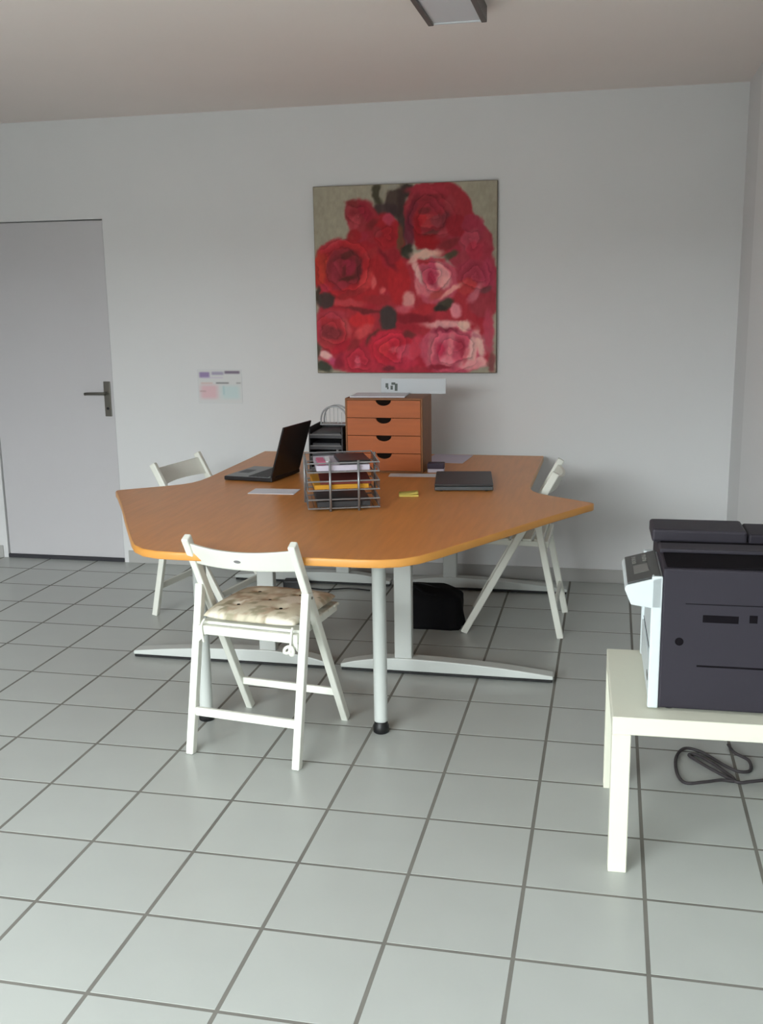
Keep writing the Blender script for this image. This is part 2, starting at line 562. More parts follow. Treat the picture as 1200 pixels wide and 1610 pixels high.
# T legs: column, arched foot, levelling pads
def foot_bm(xa, xc, xb):
    """arched foot from xa to xb with the column at xc (local metres)"""
    pts_top, m_ = [], 14
    h0, h1 = 0.032, 0.070
    for k in range(m_ + 1):
        t = k / m_
        x = xa + (xb - xa) * t
        span = (xc - xa) if x < xc else (xb - xc)
        q = min(1.0, abs(x - xc) / max(abs(span), 1e-4))
        pts_top.append((x, h0 + (h1 - h0) * (1 - q ** 2)))
    outl = [(xa, 0.016)] + [(xb, 0.016)] + list(reversed(pts_top))
    return xz_prism(outl, -0.032, 0.032, 0.004)
for yy in (6.86, 10.95):
    for sgn in (1, -1):
        c = 0.945 * sgn
        end = 2.92 * sgn
        inn = 0.09 * sgn
        t_leg = mesh_obj('column', box2((-0.037, -0.022, 0.05), (0.037, 0.022, ZU), 0.005), M['alu'], desk)
        t_leg.location = (c * S, (yy - 7.8) * S, 0)
        xa, xb = sorted(((end - c) * S, (inn - c) * S))
        fo = mesh_obj('foot_bar', foot_bm(xa, 0.0, xb), M['alu'], t_leg)
        mesh_obj('foot_strip', box2((xa + 0.004, -0.030, 0.004), (xb - 0.004, 0.030, 0.0165), 0.002, 1), M['black'], t_leg)
        for xx in (xa + 0.03, xb - 0.03):
            po_ = mesh_obj('levelling_pad', lathe([(0.018, 0), (0.02, 0.002), (0.02, 0.006)], 14), M['black'], t_leg)
            po_.location = (xx, 0, 0)
# frame beams under the top
for xx in (1.15, -1.15):
    mesh_obj('frame_beam', box2((xx * S - 0.02, (6.4 - 7.8) * S, ZU - 0.045), (xx * S + 0.02, (11.2 - 7.8) * S, ZU), 0.003), M['underframe'], desk)
for yy in (6.86, 10.95):
    mesh_obj('frame_beam', box2((-2.2 * S, (yy - 7.8) * S - 0.02, ZU - 0.04), (2.2 * S, (yy - 7.8) * S + 0.02, ZU), 0.003), M['underframe'], desk)

# ------------------------------------------------------------------ folding chairs
def make_chair():
    r = empty('folding_chair')
    W = M['white_wood']
    F = -0.2235                                   # rear feet
    top = Vector((0, F + 0.034, 0.772))
    foot = Vector((0, F + 0.452, 0.0))
    def st(z):                                    # y of the long stile at height z
        return top.y + (foot.y - top.y) * (top.z - z) / top.z
    for s in (-1, 1):
        x = 0.2 * s
        b = bar((x, foot.y - 0.002, 0.004), (x * 0.99, top.y, top.z), 0.026, 0.034, (1, 0, 0), 0.005, 2)
        # level the foot
        for v in b.verts:
            if v.co.z < 0.02:
                v.co.z = max(0.0, v.co.z - 0.004)
        mesh_obj('stile', b, W, r)
    zj = 0.585
    for s in (-1, 1):
        x = 0.203 * s
        b = bar((x, F, 0.0), (x, st(zj) - 0.012, zj), 0.028, 0.030, (1, 0, 0), 0.004, 2)
        for v in b.verts:
            if v.co.z < 0.02:
                v.co.z = max(0.0, v.co.z)
        leg = mesh_obj('rear_leg', b, W, r)
        pin = tube([Vector((x - 0.016 , st(zj - 0.02) - 0.012, zj - 0.02)), Vector((x + 0.016, st(zj - 0.02) - 0.012, zj - 0.02))], 0.005, 10)
        mesh_obj('pivot_pin', pin, M['steel'], leg)
    # curved back slat
    b = bmesh.new()
    nx = 16
    rows = []
    for k in range(nx + 1):
        t = -1 + 2 * k / nx
        x = 0.187 * t
        bow = -0.040 * (1 - t * t)
        z0, z1 = 0.668, 0.748 - 0.010 * (1 - t * t)
        ring = []
        for (z, oy) in ((z0, -0.008), (z0 + 0.004, -0.010), (z1 - 0.004, -0.010), (z1, -0.008), (z1, 0.004), (z0, 0.004)):
            ring.append(b.verts.new((x, st(z) + bow + oy, z)))
        rows.append(ring)
    for A, B in zip(rows, rows[1:]):
        for k in range(6):
            b.faces.new((A[k], A[(k + 1) % 6], B[(k + 1) % 6], B[k]))
    b.faces.new(rows[0])
    b.faces.new(list(reversed(rows[-1])))
    bmesh.ops.recalc_face_normals(b, faces=b.faces)
    sl = mesh_obj('back_slat', b, W, r)
    zc_ = 0.702
    ov = bmesh.new()
    bmesh.ops.create_circle(ov, cap_ends=True, radius=1.0, segments=18)
    ext = bmesh.ops.extrude_face_region(ov, geom=list(ov.faces))
    for v in [g for g in ext['geom'] if isinstance(g, bmesh.types.BMVert)]:
        v.co.z += 1
    for v in ov.verts:
        x, y, z = v.co
        v.co = (0.013 * x, st(zc_ + 0.006 * y) - 0.040 - 0.0098 - 0.0008 * z, zc_ + 0.006 * y)
    bmesh.ops.recalc_face_normals(ov, faces=ov.faces)
    g = mesh_obj('grip_hole', ov, M['trayline'], sl)
    g['label'] = 'small dark oval in the middle of the slat'
    # cross bars
    mesh_obj('rear_stretcher', bar((-0.19, F + 0.028, 0.150), (0.19, F + 0.028, 0.150), 0.030, 0.016, (0, 0, 1), 0.003), W, r)
    mesh_obj('front_stretcher', bar((-0.19, st(0.135), 0.135), (0.19, st(0.135), 0.135), 0.028, 0.016, (0, 0, 1), 0.003), W, r)
    # seat: two side rails, rear rail and slats
    ys, ye, zs = F + 0.075, F + 0.440, 0.436
    mesh_obj('seat_rail', bar((-0.190, ys, zs), (0.190, ys, zs), 0.032, 0.022, (0, 0, 1), 0.004), W, r)
    for s in (-1, 1):
        mesh_obj('seat_rail', bar((0.170 * s, ys, zs), (0.170 * s, ye, zs + 0.004), 0.020, 0.026, (1, 0, 0), 0.003), W, r)
    for k in range(7):
        y = ys + 0.035 + k * 0.0515
        mesh_obj('seat_slat', bar((-0.188, y, zs + 0.019), (0.188, y, zs + 0.019), 0.042, 0.012, (0, 1, 0), 0.003, 1), W, r)
    # corner gussets under the seat
    for s in (-1, 1):
        b = prism([(0, 0), (0.03, 0), (0, 0.03)], 0, 0.012)
        for v in b.verts:
            x, y, z = v.co
            v.co = (s * (0.188 - x), ys - 0.006 + z, zs - 0.014 - y)
        bmesh.ops.recalc_face_normals(b, faces=b.faces)
        mesh_obj('gusset', b, W, r)
    return r

CG = 'white folding chairs around the desk'
chair = make_chair()
def place(ch, rearL, rearR, face, label):
    """stand a chair so that its rear feet sit between the two given floor points (tile units)"""
    c = (Vector((*rearL, 0)) + Vector((*rearR, 0))) / 2 * S
    f = Vector((*face, 0)).normalized()
    ch.location = c + f * 0.2235
    ch.rotation_euler = (0, 0, math.atan2(-f.x, f.y))
    tag(ch, label, 'chair', CG)
protoB = copy_tree(chair)
protoC = copy_tree(chair)
place(chair, (1.16, 3.95), (2.45, 3.79), (0.134, 0.991), 'white wooden folding chair with floral cushion, back turned, at the front of the desk')
place(protoB, (4.99, 8.61), (4.99, 9.91), (-1, 0.01), 'white folding chair at the right side of the desk, near the dark closed laptop')
place(protoC, (-1.40, 8.67), (-1.17, 9.95), (0.985, -0.175), 'white folding chair behind the left end of the desk, nearest the door')

# floral cushion on the front chair
def make_cushion(w, d, h):
    nx, ny = 44, 44
    b = bmesh.new()
    def z_at(u, v, s):
        e = (1 - abs(u) ** 4) * (1 - abs(v) ** 4)
        base = h * 0.5 * (max(e, 0) ** 0.42)
        tuft = 0.0
        for tu, tv in ((-0.45, -0.45), (0.45, -0.45), (-0.45, 0.45), (0.45, 0.45), (0, 0)):
            tuft += math.exp(-((u - tu) ** 2 + (v - tv) ** 2) / 0.014)
        return s * (base - 0.010 * min(1, tuft)) if s > 0 else s * base * 0.55
    lay = {}
    for s in (1, -1):
        for j in range(ny + 1):
            for i in range(nx + 1):
                u, v = -1 + 2 * i / nx, -1 + 2 * j / ny
                if s == -1 and (i in (0, nx) or j in (0, ny)):
                    lay[s, i, j] = lay[1, i, j]
                    continue
                rc = 1 - 0.04 * abs(u * v) ** 3
                wob = 1 + 0.012 * math.sin(5 * u + 3 * v)
                lay[s, i, j] = b.verts.new((u * w / 2 * rc * wob, v * d / 2 * rc * wob, h * 0.35 + z_at(u, v, s)))
    for s in (1, -1):
        for j in range(ny):
            for i in range(nx):
                q = [lay[s, i, j], lay[s, i + 1, j], lay[s, i + 1, j + 1], lay[s, i, j + 1]]
                b.faces.new(q if s == 1 else list(reversed(q)))
    me = bpy.data.meshes.new('cushion_pad')
    b.to_mesh(me)
    b.free()
    co = np.array([v.co[:] for v in me.vertices])
    x, y = co[:, 0] / w + 0.5, co[:, 1] / d + 0.5
    base = np.tile(np.array([206., 198, 176]), (len(x), 1))
    fl_ = fbm(x * 9, y * 9, 5)
    m1 = np.clip((fl_ - 0.56) * 12, 0, 1)[:, None]
    m2 = np.clip((fbm(x * 10 + 7, y * 10 + 3, 21) - 0.60) * 14, 0, 1)[:, None]
    m3 = np.clip((fbm(x * 8 + 17, y * 8 + 9, 31) - 0.60) * 14, 0, 1)[:, None]
    colr = base * (1 - m1) + np.array([182., 164, 142]) * m1
    colr = colr * (1 - m2) + np.array([164., 158, 134]) * m2
    colr = colr * (1 - m3) + np.array([224., 218, 202]) * m3
    colr = colr / 255
    colr = np.where(colr <= 0.04045, colr / 12.92, ((colr + 0.055) / 1.055) ** 2.4)
    at = me.attributes.new('Col', 'FLOAT_COLOR', 'POINT')
    at.data.foreach_set('color', np.concatenate([colr, np.ones((len(colr), 1))], 1).ravel().astype(np.float32))
    me.polygons.foreach_set('use_smooth', [True] * len(me.polygons))
    me.materials.append(M['cush'])
    return me
cu = empty('seat_cushion')
cu.location = chair.location + Matrix.Rotation(chair.rotation_euler.z, 3, 'Z') @ Vector((0, 0.030, 0.462))
cu.rotation_euler = chair.rotation_euler
tag(cu, 'beige floral tufted seat cushion tied to the front folding chair', 'cushion')
link('pad', make_cushion(0.365, 0.37, 0.062), cu)
for s in (-1, 1):
    for du, dv in ((-0.083, 0), (0.083, 0)):
        pass
for tu, tv in ((-0.082, -0.083), (0.082, -0.083), (-0.082, 0.083), (0.082, 0.083), (0, 0)):
    bt = mesh_obj('button', lathe([(0.002, 0), (0.007, 0.001), (0.006, 0.004), (0.002, 0.005)], 10), M['cush'], cu, True)
    bt.location = (tu, tv, 0.040)
for s in (-1, 1):
    b = bmesh.new()
    x, y = 0.168 * s, -0.190
    tube(smooth_path([(x, y + 0.015, 0.01), (x + 0.003 * s, y - 0.004, -0.01), (x, y - 0.006, -0.045), (x - 0.004 * s, y - 0.004, -0.068)], 4), 0.0045, 6, bm=b)
    if s == 1:
        tube(smooth_path([(x, y - 0.006, -0.05), (x - 0.018, y - 0.008, -0.056), (x - 0.022, y - 0.008, -0.072), (x - 0.006, y - 0.008, -0.07)], 5, True), 0.006, 6, True, bm=b)
        tube(smooth_path([(x, y - 0.006, -0.05), (x + 0.010, y - 0.008, -0.06), (x + 0.008, y - 0.008, -0.078), (x - 0.002, y - 0.008, -0.072)], 5, True), 0.006, 6, True, bm=b)
    mesh_obj('tie', b, M['white_wood'], cu, True)

# ------------------------------------------------------------------ things on the desk
ZT = TZ * S                                   # worktop height in metres

def on_desk(name, x, y, rz=0.0, z=0.0):
    return empty(name, (x * S, y * S, ZT + 0.0005 + z), rz)

# small chest with four drawers
cw, cd, ch_ = 1.212 * S, 0.80 * S, 1.150 * S
chest = on_desk('drawer_chest', 2.208, 9.44 + 0.40, 0.0)
tag(chest, 'orange wooden chest of four small drawers on the desk against the wall', 'drawer chest')
b = bmesh.new()
t = 0.009
box2((-cw / 2, -cd / 2, 0), (-cw / 2 + t, cd / 2, ch_), 0.0015, 1, b)
box2((cw / 2 - t, -cd / 2, 0), (cw / 2, cd / 2, ch_), 0.0015, 1, b)
box2((-cw / 2 + t, -cd / 2, 0), (cw / 2 - t, cd / 2, t), 0.001, 1, b)
box2((-cw / 2 + t, -cd / 2, ch_ - t), (cw / 2 - t, cd / 2, ch_), 0.001, 1, b)
box2((-cw / 2 + t, cd / 2 - 0.005, t), (cw / 2 - t, cd / 2, ch_ - t), 0, 1, b)
mesh_obj('carcass', b, M['pine_shaded'], chest)
dh = (ch_ - 2 * t) / 4
for k in range(4):
    z0 = t + k * dh + 0.0015
    z1 = t + (k + 1) * dh - 0.0015
    # front board with a half-round pull cut into its upper part (outline in x, z)
    rr, hz = 0.038, z1 - 0.008
    ol = [(-cw / 2 + t + 0.001, z0), (cw / 2 - t - 0.001, z0), (cw / 2 - t - 0.001, z1), (rr, z1)]
    for q in range(11):
        a = PI * q / 10
        ol.append((rr * math.cos(a), z1 - 0.026 * math.sin(a)))
    ol += [(-rr, z1), (-cw / 2 + t + 0.001, z1)]
    ol2 = []
    for p in ol:
        if not ol2 or (Vector(p) - Vector(ol2[-1])).length > 1e-5:
            ol2.append(p)
    fb = xz_prism(ol2, -cd / 2 - 0.001, -cd / 2 + 0.009)
    dr = mesh_obj('drawer', fb, M['pine'], chest)
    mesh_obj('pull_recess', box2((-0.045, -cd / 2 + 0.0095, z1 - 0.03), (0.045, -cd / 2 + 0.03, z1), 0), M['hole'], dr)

# papers lying on top of the chest and the white card behind them
o = mesh_obj('paper_sheet', box2((-0.15, -0.10, 0), (0.12, 0.10, 0.006), 0.001, 1), M['paper'])
o.location = (2.12 * S, 9.84 * S, ZT + ch_ + 0.001)
o.rotation_euler = (0, 0, 0.06)
tag(o, 'thin pile of white paper lying on top of the wooden drawer chest', 'paper')
card = empty('display_card', (2.53 * S, 10.19 * S, ZT + ch_ + 0.0008))
tag(card, 'white card with small dark print standing on the drawer chest below the painting', 'card')
b = bmesh.new()
box2((-0.165, -0.002, 0), (0.165, 0.002, 0.075), 0.0008, 1, b)
cb = mesh_obj('sheet', b, M['card'], card)
cb.rotation_euler = (-0.14, 0, 0)
b = box2((-0.03, 0.004, 0), (0.03, 0.035, 0.004), 0.001, 1)
mesh_obj('support', b, M['paper'], card)
b = bmesh.new()
for (xa, xb, za, zb) in ((-0.142, -0.128, 0.030, 0.052), (-0.134, -0.126, 0.022, 0.034), (-0.112, -0.092, 0.044, 0.056), (-0.116, -0.104, 0.020, 0.040), (-0.094, -0.080, 0.014, 0.050)):
    box2((xa, -0.0026, za), (xb, -0.0019, zb), 0, 1, b)
mk = mesh_obj('print', b, M['ink'], cb)

# open black laptop facing the left chair
lap = on_desk('open_laptop', 0.42, 8.88, math.radians(-9))
tag(lap, 'open black laptop on the desk, screen turned to the left chair', 'laptop')
LW, LD = 0.300, 0.255               # along local y, along local x
base = mesh_obj('base', box2((-LD / 2, -LW / 2, 0.002), (LD / 2, LW / 2, 0.021), 0.004, 2), M['laptop'], lap)
mesh_obj('deck', box2((-LD / 2 + 0.006, -LW / 2 + 0.006, 0.0205), (LD / 2 - 0.02, LW / 2 - 0.006, 0.0222), 0.0005, 1), M['laptop_grey'], base)
kb = bmesh.new()
for r_ in range(5):
    for c_ in range(12):
        x = LD / 2 - 0.040 - r_ * 0.0205
        y = -LW / 2 + 0.024 + c_ * 0.0215
        box2((x - 0.0088, y - 0.0093, 0.0222), (x + 0.0088, y + 0.0093, 0.0246), 0, 1, kb)
mesh_obj('keyboard', kb, M['key'], base)
mesh_obj('touchpad', box2((-LD / 2 + 0.02, -0.045, 0.0222), (-LD / 2 + 0.075, 0.04, 0.0228)), M['graphite'], base)
lid = mesh_obj('lid', box2((0, -LW / 2, 0), (0.009, LW / 2, 0.252), 0.004, 2), M['laptop'], lap)
lid.location = (LD / 2 - 0.010, 0, 0.0215)
lid.rotation_euler = (0, math.radians(17), 0)
mesh_obj('screen', box2((-0.0008, -LW / 2 + 0.014, 0.018), (0.0008, LW / 2 - 0.014, 0.240)), M['screen'], lid)
hg = tube([Vector((LD / 2 - 0.006, -0.11, 0.020)), Vector((LD / 2 - 0.006, 0.11, 0.020))], 0.006, 10)
mesh_obj('hinge', hg, M['laptop'], lap, True)

# closed graphite laptop on the right of the desk
cl = on_desk('closed_laptop', 3.56, 8.62, math.radians(8))
tag(cl, 'closed dark grey laptop lying on the right of the desk', 'laptop')
CWd, CDp = 0.258, 0.350
mesh_obj('base', box2((-CWd / 2, -CDp / 2, 0.003), (CWd / 2, CDp / 2, 0.020), 0.004, 2), M['graphite_edge'], cl)
mesh_obj('lid', box2((-CWd / 2, -CDp / 2, 0.0215), (CWd / 2, CDp / 2, 0.031), 0.004, 2), M['graphite'], cl)
for sx in (-1, 1):
    for sy in (-1, 1):
        f_ = mesh_obj('rubber_foot', lathe([(0.007, 0), (0.008, 0.001), (0.008, 0.0035)], 10), M['black'], cl)
        f_.location = (sx * 0.1, sy * 0.165, 0)

# loose papers and notes
def sheet(name, x, y, w, d, rz, m, label, cat='paper', th=0.0012):
    o = mesh_obj(name, box2((-w / 2, -d / 2, 0), (w / 2, d / 2, th)), m)
    o.location = (x * S, y * S, ZT + 0.0006)
    o.rotation_euler = (0, 0, rz)
    tag(o, label, cat)
    return o
sheet('paper_sheet', 1.00, 7.68, 0.21, 0.12, math.radians(2), M['paper'], 'white paper sheet on the desk left of the wire letter trays', th=0.002)
sheet('paper_sheet', 2.70, 9.26, 0.235, 0.085, math.radians(4), M['paper'], 'white paper slip on the desk just before the drawer chest')
sheet('paper_sheet', 2.98, 10.93, 0.21, 0.28, math.radians(-4), M['paper_lilac'], 'lilac white sheet on the desk between drawer chest and wall')
o = on_desk('sticky_notes', 2.925, 7.70, math.radians(12))
tag(o, 'small pad of pale yellow sticky notes on the desk', 'notes')
mesh_obj('pad', box2((-0.042, -0.042, 0), (0.042, 0.042, 0.007), 0.0005, 1), M['yellow'], o)
b = bmesh.new()
for i in range(7):
    for j in range(2):
        b.verts.new((-0.042 + 0.014 * i, -0.042 + 0.084 * j, 0.0075 + 0.006 * (i / 6) ** 2))
b.verts.ensure_lookup_table()
for i in range(6):
    b.faces.new((b.verts[2 * i], b.verts[2 * i + 2], b.verts[2 * i + 3], b.verts[2 * i + 1]))
tn = mesh_obj('top_note', b, M['yellow'], o, True)
so = tn.modifiers.new('thickness', 'SOLIDIFY')
so.thickness = 0.0004
# small dark box
o = on_desk('small_box', 2.99, 9.62, math.radians(4))
tag(o, 'small dark purple box with pale base beside the drawer chest', 'box')
mesh_obj('base', box2((-0.040, -0.028, 0), (0.040, 0.028, 0.018), 0.002, 1), M['paper_lilac'], o)
mesh_obj('lid', box2((-0.041, -0.029, 0.018), (0.041, 0.029, 0.046), 0.004, 2), M['purple'], o)

# silver wire letter trays, three tiers
tr_c = (2.16, 6.98)
trays = on_desk('letter_trays', *tr_c, math.radians(19))
tag(trays, 'three-tier silver wire letter trays filled with papers on the desk', 'letter tray')
TW, TD = 0.288, 0.300
for k in range(3):
    zb = 0.012 + k * 0.074
    b = bmesh.new()
    for zz in (0.0, 0.036):
        tube([Vector((-TW / 2, -TD / 2, zb + zz)), Vector((TW / 2, -TD / 2, zb + zz)), Vector((TW / 2, TD / 2, zb + zz)), Vector((-TW / 2, TD / 2, zb + zz))], 0.0032, 6, True, bm=b)
    tier = mesh_obj('tier', b, M['wire'], trays)
    b = bmesh.new()
    for q in range(13):
        x = -TW / 2 + TW * q / 12
        tube([Vector((x, -TD / 2, zb)), Vector((x, TD / 2, zb))], 0.0012, 5, bm=b)
    for q in range(10):
        y = -TD / 2 + TD * q / 9
        for sx in (-1, 1):
            tube([Vector((sx * TW / 2, y, zb)), Vector((sx * TW / 2, y, zb + 0.036))], 0.0012, 5, bm=b)
    for q in range(9):
        x = -TW / 2 + TW * q / 8
        tube([Vector((x, TD / 2, zb)), Vector((x, TD / 2, zb + 0.036))], 0.0012, 5, bm=b)
    mesh_obj('mesh', b, M['mesh'], tier)
for x, y in ((-0.055, -TD / 2 - 0.004), (0.060, -TD / 2 - 0.004), (-TW / 2 - 0.004, 0.06), (TW / 2 + 0.004, 0.06), (0, TD / 2 + 0.004)):
    mesh_obj('post', tube([Vector((x, y, 0.0)), Vector((x, y, 0.205))], 0.0050, 8), M['wire'], trays, True)

rot = Matrix.Rotation(math.radians(19), 3, 'Z')
def in_tray(name, lx, ly, lz, w, d, th, m, label, cat, drz=0.0, rx=0.0):
    o = mesh_obj(name, box2((-w / 2, -d / 2, 0), (w / 2, d / 2, th), min(0.001, th / 3), 1), m)
    p = Vector((tr_c[0] * S, tr_c[1] * S, ZT)) + rot @ Vector((lx, ly, lz))
    o.location = p
    o.rotation_euler = (rx, 0, math.radians(19) + drz)
    tag(o, label, cat)
    return o
in_tray('folder', 0.0, 0.0, 0.0145, 0.215, 0.270, 0.022, M['graphite'], 'dark grey folder in the lowest wire letter tray', 'folder')
in_tray('folder', -0.01, 0.0, 0.0885, 0.220, 0.272, 0.018, M['folder_yellow'], 'ochre yellow folder in the middle wire letter tray', 'folder', 0.02)
in_tray('folder', 0.012, -0.004, 0.1075, 0.205, 0.262, 0.010, M['folder_red'], 'maroon folder on the yellow one in the middle wire tray', 'folder', -0.02)
in_tray('paper_stack', 0.0, 0.0, 0.1625, 0.215, 0.272, 0.022, M['paper_lilac'], 'stack of greyish papers in the top wire letter tray', 'paper')
in_tray('notebook', 0.045, -0.02, 0.1860, 0.125, 0.200, 0.015, M['laptop'], 'black notebook lying on papers in the top wire tray', 'notebook', 0.05)
in_tray('leaflet', -0.085, -0.06, 0.1860, 0.030, 0.130, 0.012, M['pink'], 'pink leaflet at the left of the top wire tray', 'leaflet', 0.03)
in_tray('leaflet', -0.058, -0.05, 0.1860, 0.018, 0.130, 0.014, M['paper'], 'white leaflet between pink leaflet and black notebook in the top tray', 'leaflet', -0.02)

# black stacked trays behind, beside the drawer chest
bt_ = on_desk('tray_tower', 1.28, 9.78, math.radians(2))
tag(bt_, 'tall tower of black plastic document trays between open laptop and drawer chest', 'letter tray')
BW, BD = 0.165, 0.25
for k in range(4):
    zb = 0.002 + k * 0.055
    b = bmesh.new()
    box2((-BW / 2, -BD / 2, zb), (BW / 2, BD / 2, zb + 0.004), 0.001, 1, b)
    for sx in (-1, 1):
        box2((sx * BW / 2 - 0.003, -BD / 2, zb), (sx * BW / 2 + 0.003, BD / 2, zb + 0.055), 0.001, 1, b)
    box2((-BW / 2, BD / 2 - 0.004, zb), (BW / 2, BD / 2, zb + 0.050), 0.001, 1, b)
    box2((-BW / 2, -BD / 2 - 0.002, zb), (BW / 2, -BD / 2 + 0.003, zb + 0.018), 0.001, 1, b)
    ty = mesh_obj('tray', b, M['trayblack'], bt_)
    mesh_obj('lip', box2((-BW / 2 + 0.004, -BD / 2 - 0.0035, zb + 0.016), (BW / 2 - 0.004, -BD / 2 + 0.001, zb + 0.021), 0.001, 1), M['trayline'], ty)
for k, (h, mm, lab) in enumerate(((0.020, 'trayblack', 'black document pile in the lowest tray of the black tower'), (0.030, 'graphite', 'dark grey document pile in the second tray of the black tower'),
                                  (0.026, 'trayblack', 'black document pile in the third tray of the black tower'), (0.022, 'graphite', 'dark grey document pile in the top tray of the black tower'))):
    o = mesh_obj('document_pile', box2((-BW / 2 + 0.012, -BD / 2 + 0.008, 0), (BW / 2 - 0.012, BD / 2 - 0.012, h), 0.002, 1), M[mm])
    o.location = (1.28 * S, 9.78 * S, ZT + 0.0005 + 0.0072 + k * 0.055)
    o.rotation_euler = (0, 0, math.radians(3))
    tag(o, lab, 'papers')
# round grey wire holder on top of the tower
ring = on_desk('wire_holder', 1.37, 9.72, 0, 0.2235)
tag(ring, 'round grey wire holder arching above the black tray tower', 'holder')
b = bmesh.new()
arc = [(-0.066, 0.0), (-0.066, 0.03), (-0.055, 0.062), (-0.03, 0.082), (0.0, 0.088), (0.03, 0.082), (0.055, 0.062), (0.066, 0.03), (0.066, 0.0)]
mesh_obj('arch', tube(smooth_path([(x, -0.03, z + 0.004) for x, z in arc], 4), 0.004, 8), M['wire'], ring, True)
mesh_obj('arch', tube(smooth_path([(x, 0.03, z + 0.004) for x, z in arc], 4), 0.004, 8), M['wire'], ring, True)
mesh_obj('base', box2((-0.072, -0.036, 0), (0.072, 0.036, 0.006), 0.002, 1), M['wire'], ring)
for x in (-0.04, -0.02, 0.0, 0.02, 0.04):
    mesh_obj('wire', tube([Vector((x, -0.03, 0.005)), Vector((x, -0.03, 0.088 - 0.010 * (x / 0.03) ** 2 - (0.006 if abs(x) > 0.03 else 0)))], 0.0014, 6), M['wire'], ring)

# ------------------------------------------------------------------ side table with the printer
LK = math.radians(1.9)
lack = empty('side_table', T(6.535, 3.27), LK)
tag(lack, 'low square white side table carrying the printer by the right wall', 'side table')
h = 0.275
mesh_obj('top', box2((-h, -h, 0.4043), (h, h, 0.4543), 0.002, 1), M['white_lack'], lack)
for sx in (-1, 1):
    for sy in (-1, 1):
        xa, xb = sorted((sx * h, sx * (h - 0.05)))
        ya, yb = sorted((sy * h, sy * (h - 0.05)))
        mesh_obj('leg', box2((xa, ya, 0), (xb, yb, 0.4043), 0.002, 1), M['white_lack'], lack)

# laser printer, its front to the left; local x from front to back, y from the near side to the far side
prn = empty('laser_printer', (6.07 * S, 2.585 * S, 0.4550), LK * 0.6)
tag(prn, 'charcoal laser printer with white front and tilted control panel on the side table', 'printer')
PD, PWd, PH = 0.385, 0.455, 0.408
b = bmesh.new()
box2((0.0, 0.0, 0.006), (PD, PWd, 0.395), 0.006, 2, b)
body = mesh_obj('body', b, M['printer_dark'], prn)
# side panel seams, grip recess, button
mesh_obj('panel_seam', box2((0.095, -0.0006, 0.128), (PD - 0.01, 0.002, 0.133)), M['printer_black'], body)
mesh_obj('panel_seam', box2((0.06, -0.0006, 0.300), (PD - 0.01, 0.002, 0.302)), M['printer_black'], body)
gr = bmesh.new()
box2((0.105, -0.0008, 0.252), (0.195, 0.003, 0.272), 0.0, 1, gr)
mesh_obj('grip_recess', gr, M['printer_black'], body)
mesh_obj('vent', box2((0.222, -0.0008, 0.255), (0.242, 0.003, 0.276)), M['printer_black'], body)
bt2 = lathe([(0.011, 0), (0.011, 0.0016), (0.007, 0.002)], 16)
bmesh.ops.rotate(bt2, matrix=Matrix.Rotation(PI / 2, 3, 'X'), verts=bt2.verts)
bo = mesh_obj('button', bt2, M['printer_black'], body)
bo.location = (0.048, 0.0004, 0.196)
for fx in (0.03, PD - 0.03):
    for fy in (0.03, PWd - 0.03):
        ft = mesh_obj('foot', lathe([(0.014, 0), (0.016, 0.002), (0.016, 0.008)], 12), M['black'], prn)
        ft.location = (fx, fy, 0)
# top: sunken black output tray, lid, paper slot, raised rear housing
mesh_obj('output_tray', box2((0.010, 0.010, 0.394), (PD - 0.012, 0.165, 0.3985), 0.001, 1), M['printer_black'], prn)
mesh_obj('lid', box2((0.0, 0.165, 0.394), (PD, 0.245, 0.408), 0.005, 2), M['printer_top'], prn)
mesh_obj('paper_slot', box2((0.010, 0.245, 0.394), (PD - 0.02, 0.300, 0.399), 0.001, 1), M['printer_black'], prn)
mesh_obj('housing', box2((-0.014, 0.300, 0.394), (0.250, PWd, 0.432), 0.008, 2), M['printer_top'], prn)
mesh_obj('housing', box2((0.254, 0.300, 0.394), (PD, PWd, 0.424), 0.006, 2), M['printer_dark'], prn)
# white front: thin side cover and recessed face
wf = bmesh.new()
box2((-0.028, 0.0, 0.004), (0.0, 0.022, 0.372), 0.004, 2, wf)
box2((-0.028, PWd - 0.022, 0.004), (0.0, PWd, 0.335), 0.004, 2, wf)
box2((-0.020, 0.020, 0.004), (0.0, PWd - 0.020, 0.335), 0.002, 1, wf)
front = mesh_obj('front_cover', wf, M['printer_white'], prn)
mesh_obj('tray_seam', box2((-0.0212, 0.024, 0.128), (-0.019, PWd - 0.024, 0.131)), M['printer_black'], front)
mesh_obj('paper_drawer', box2((-0.026, 0.03, 0.018), (-0.018, PWd - 0.03, 0.122), 0.003, 2), M['printer_white'], front)
mesh_obj('logo_mark', box2((-0.0272, 0.060, 0.060), (-0.0255, 0.100, 0.078), 0.0005, 1), M['printer_panel'], front)
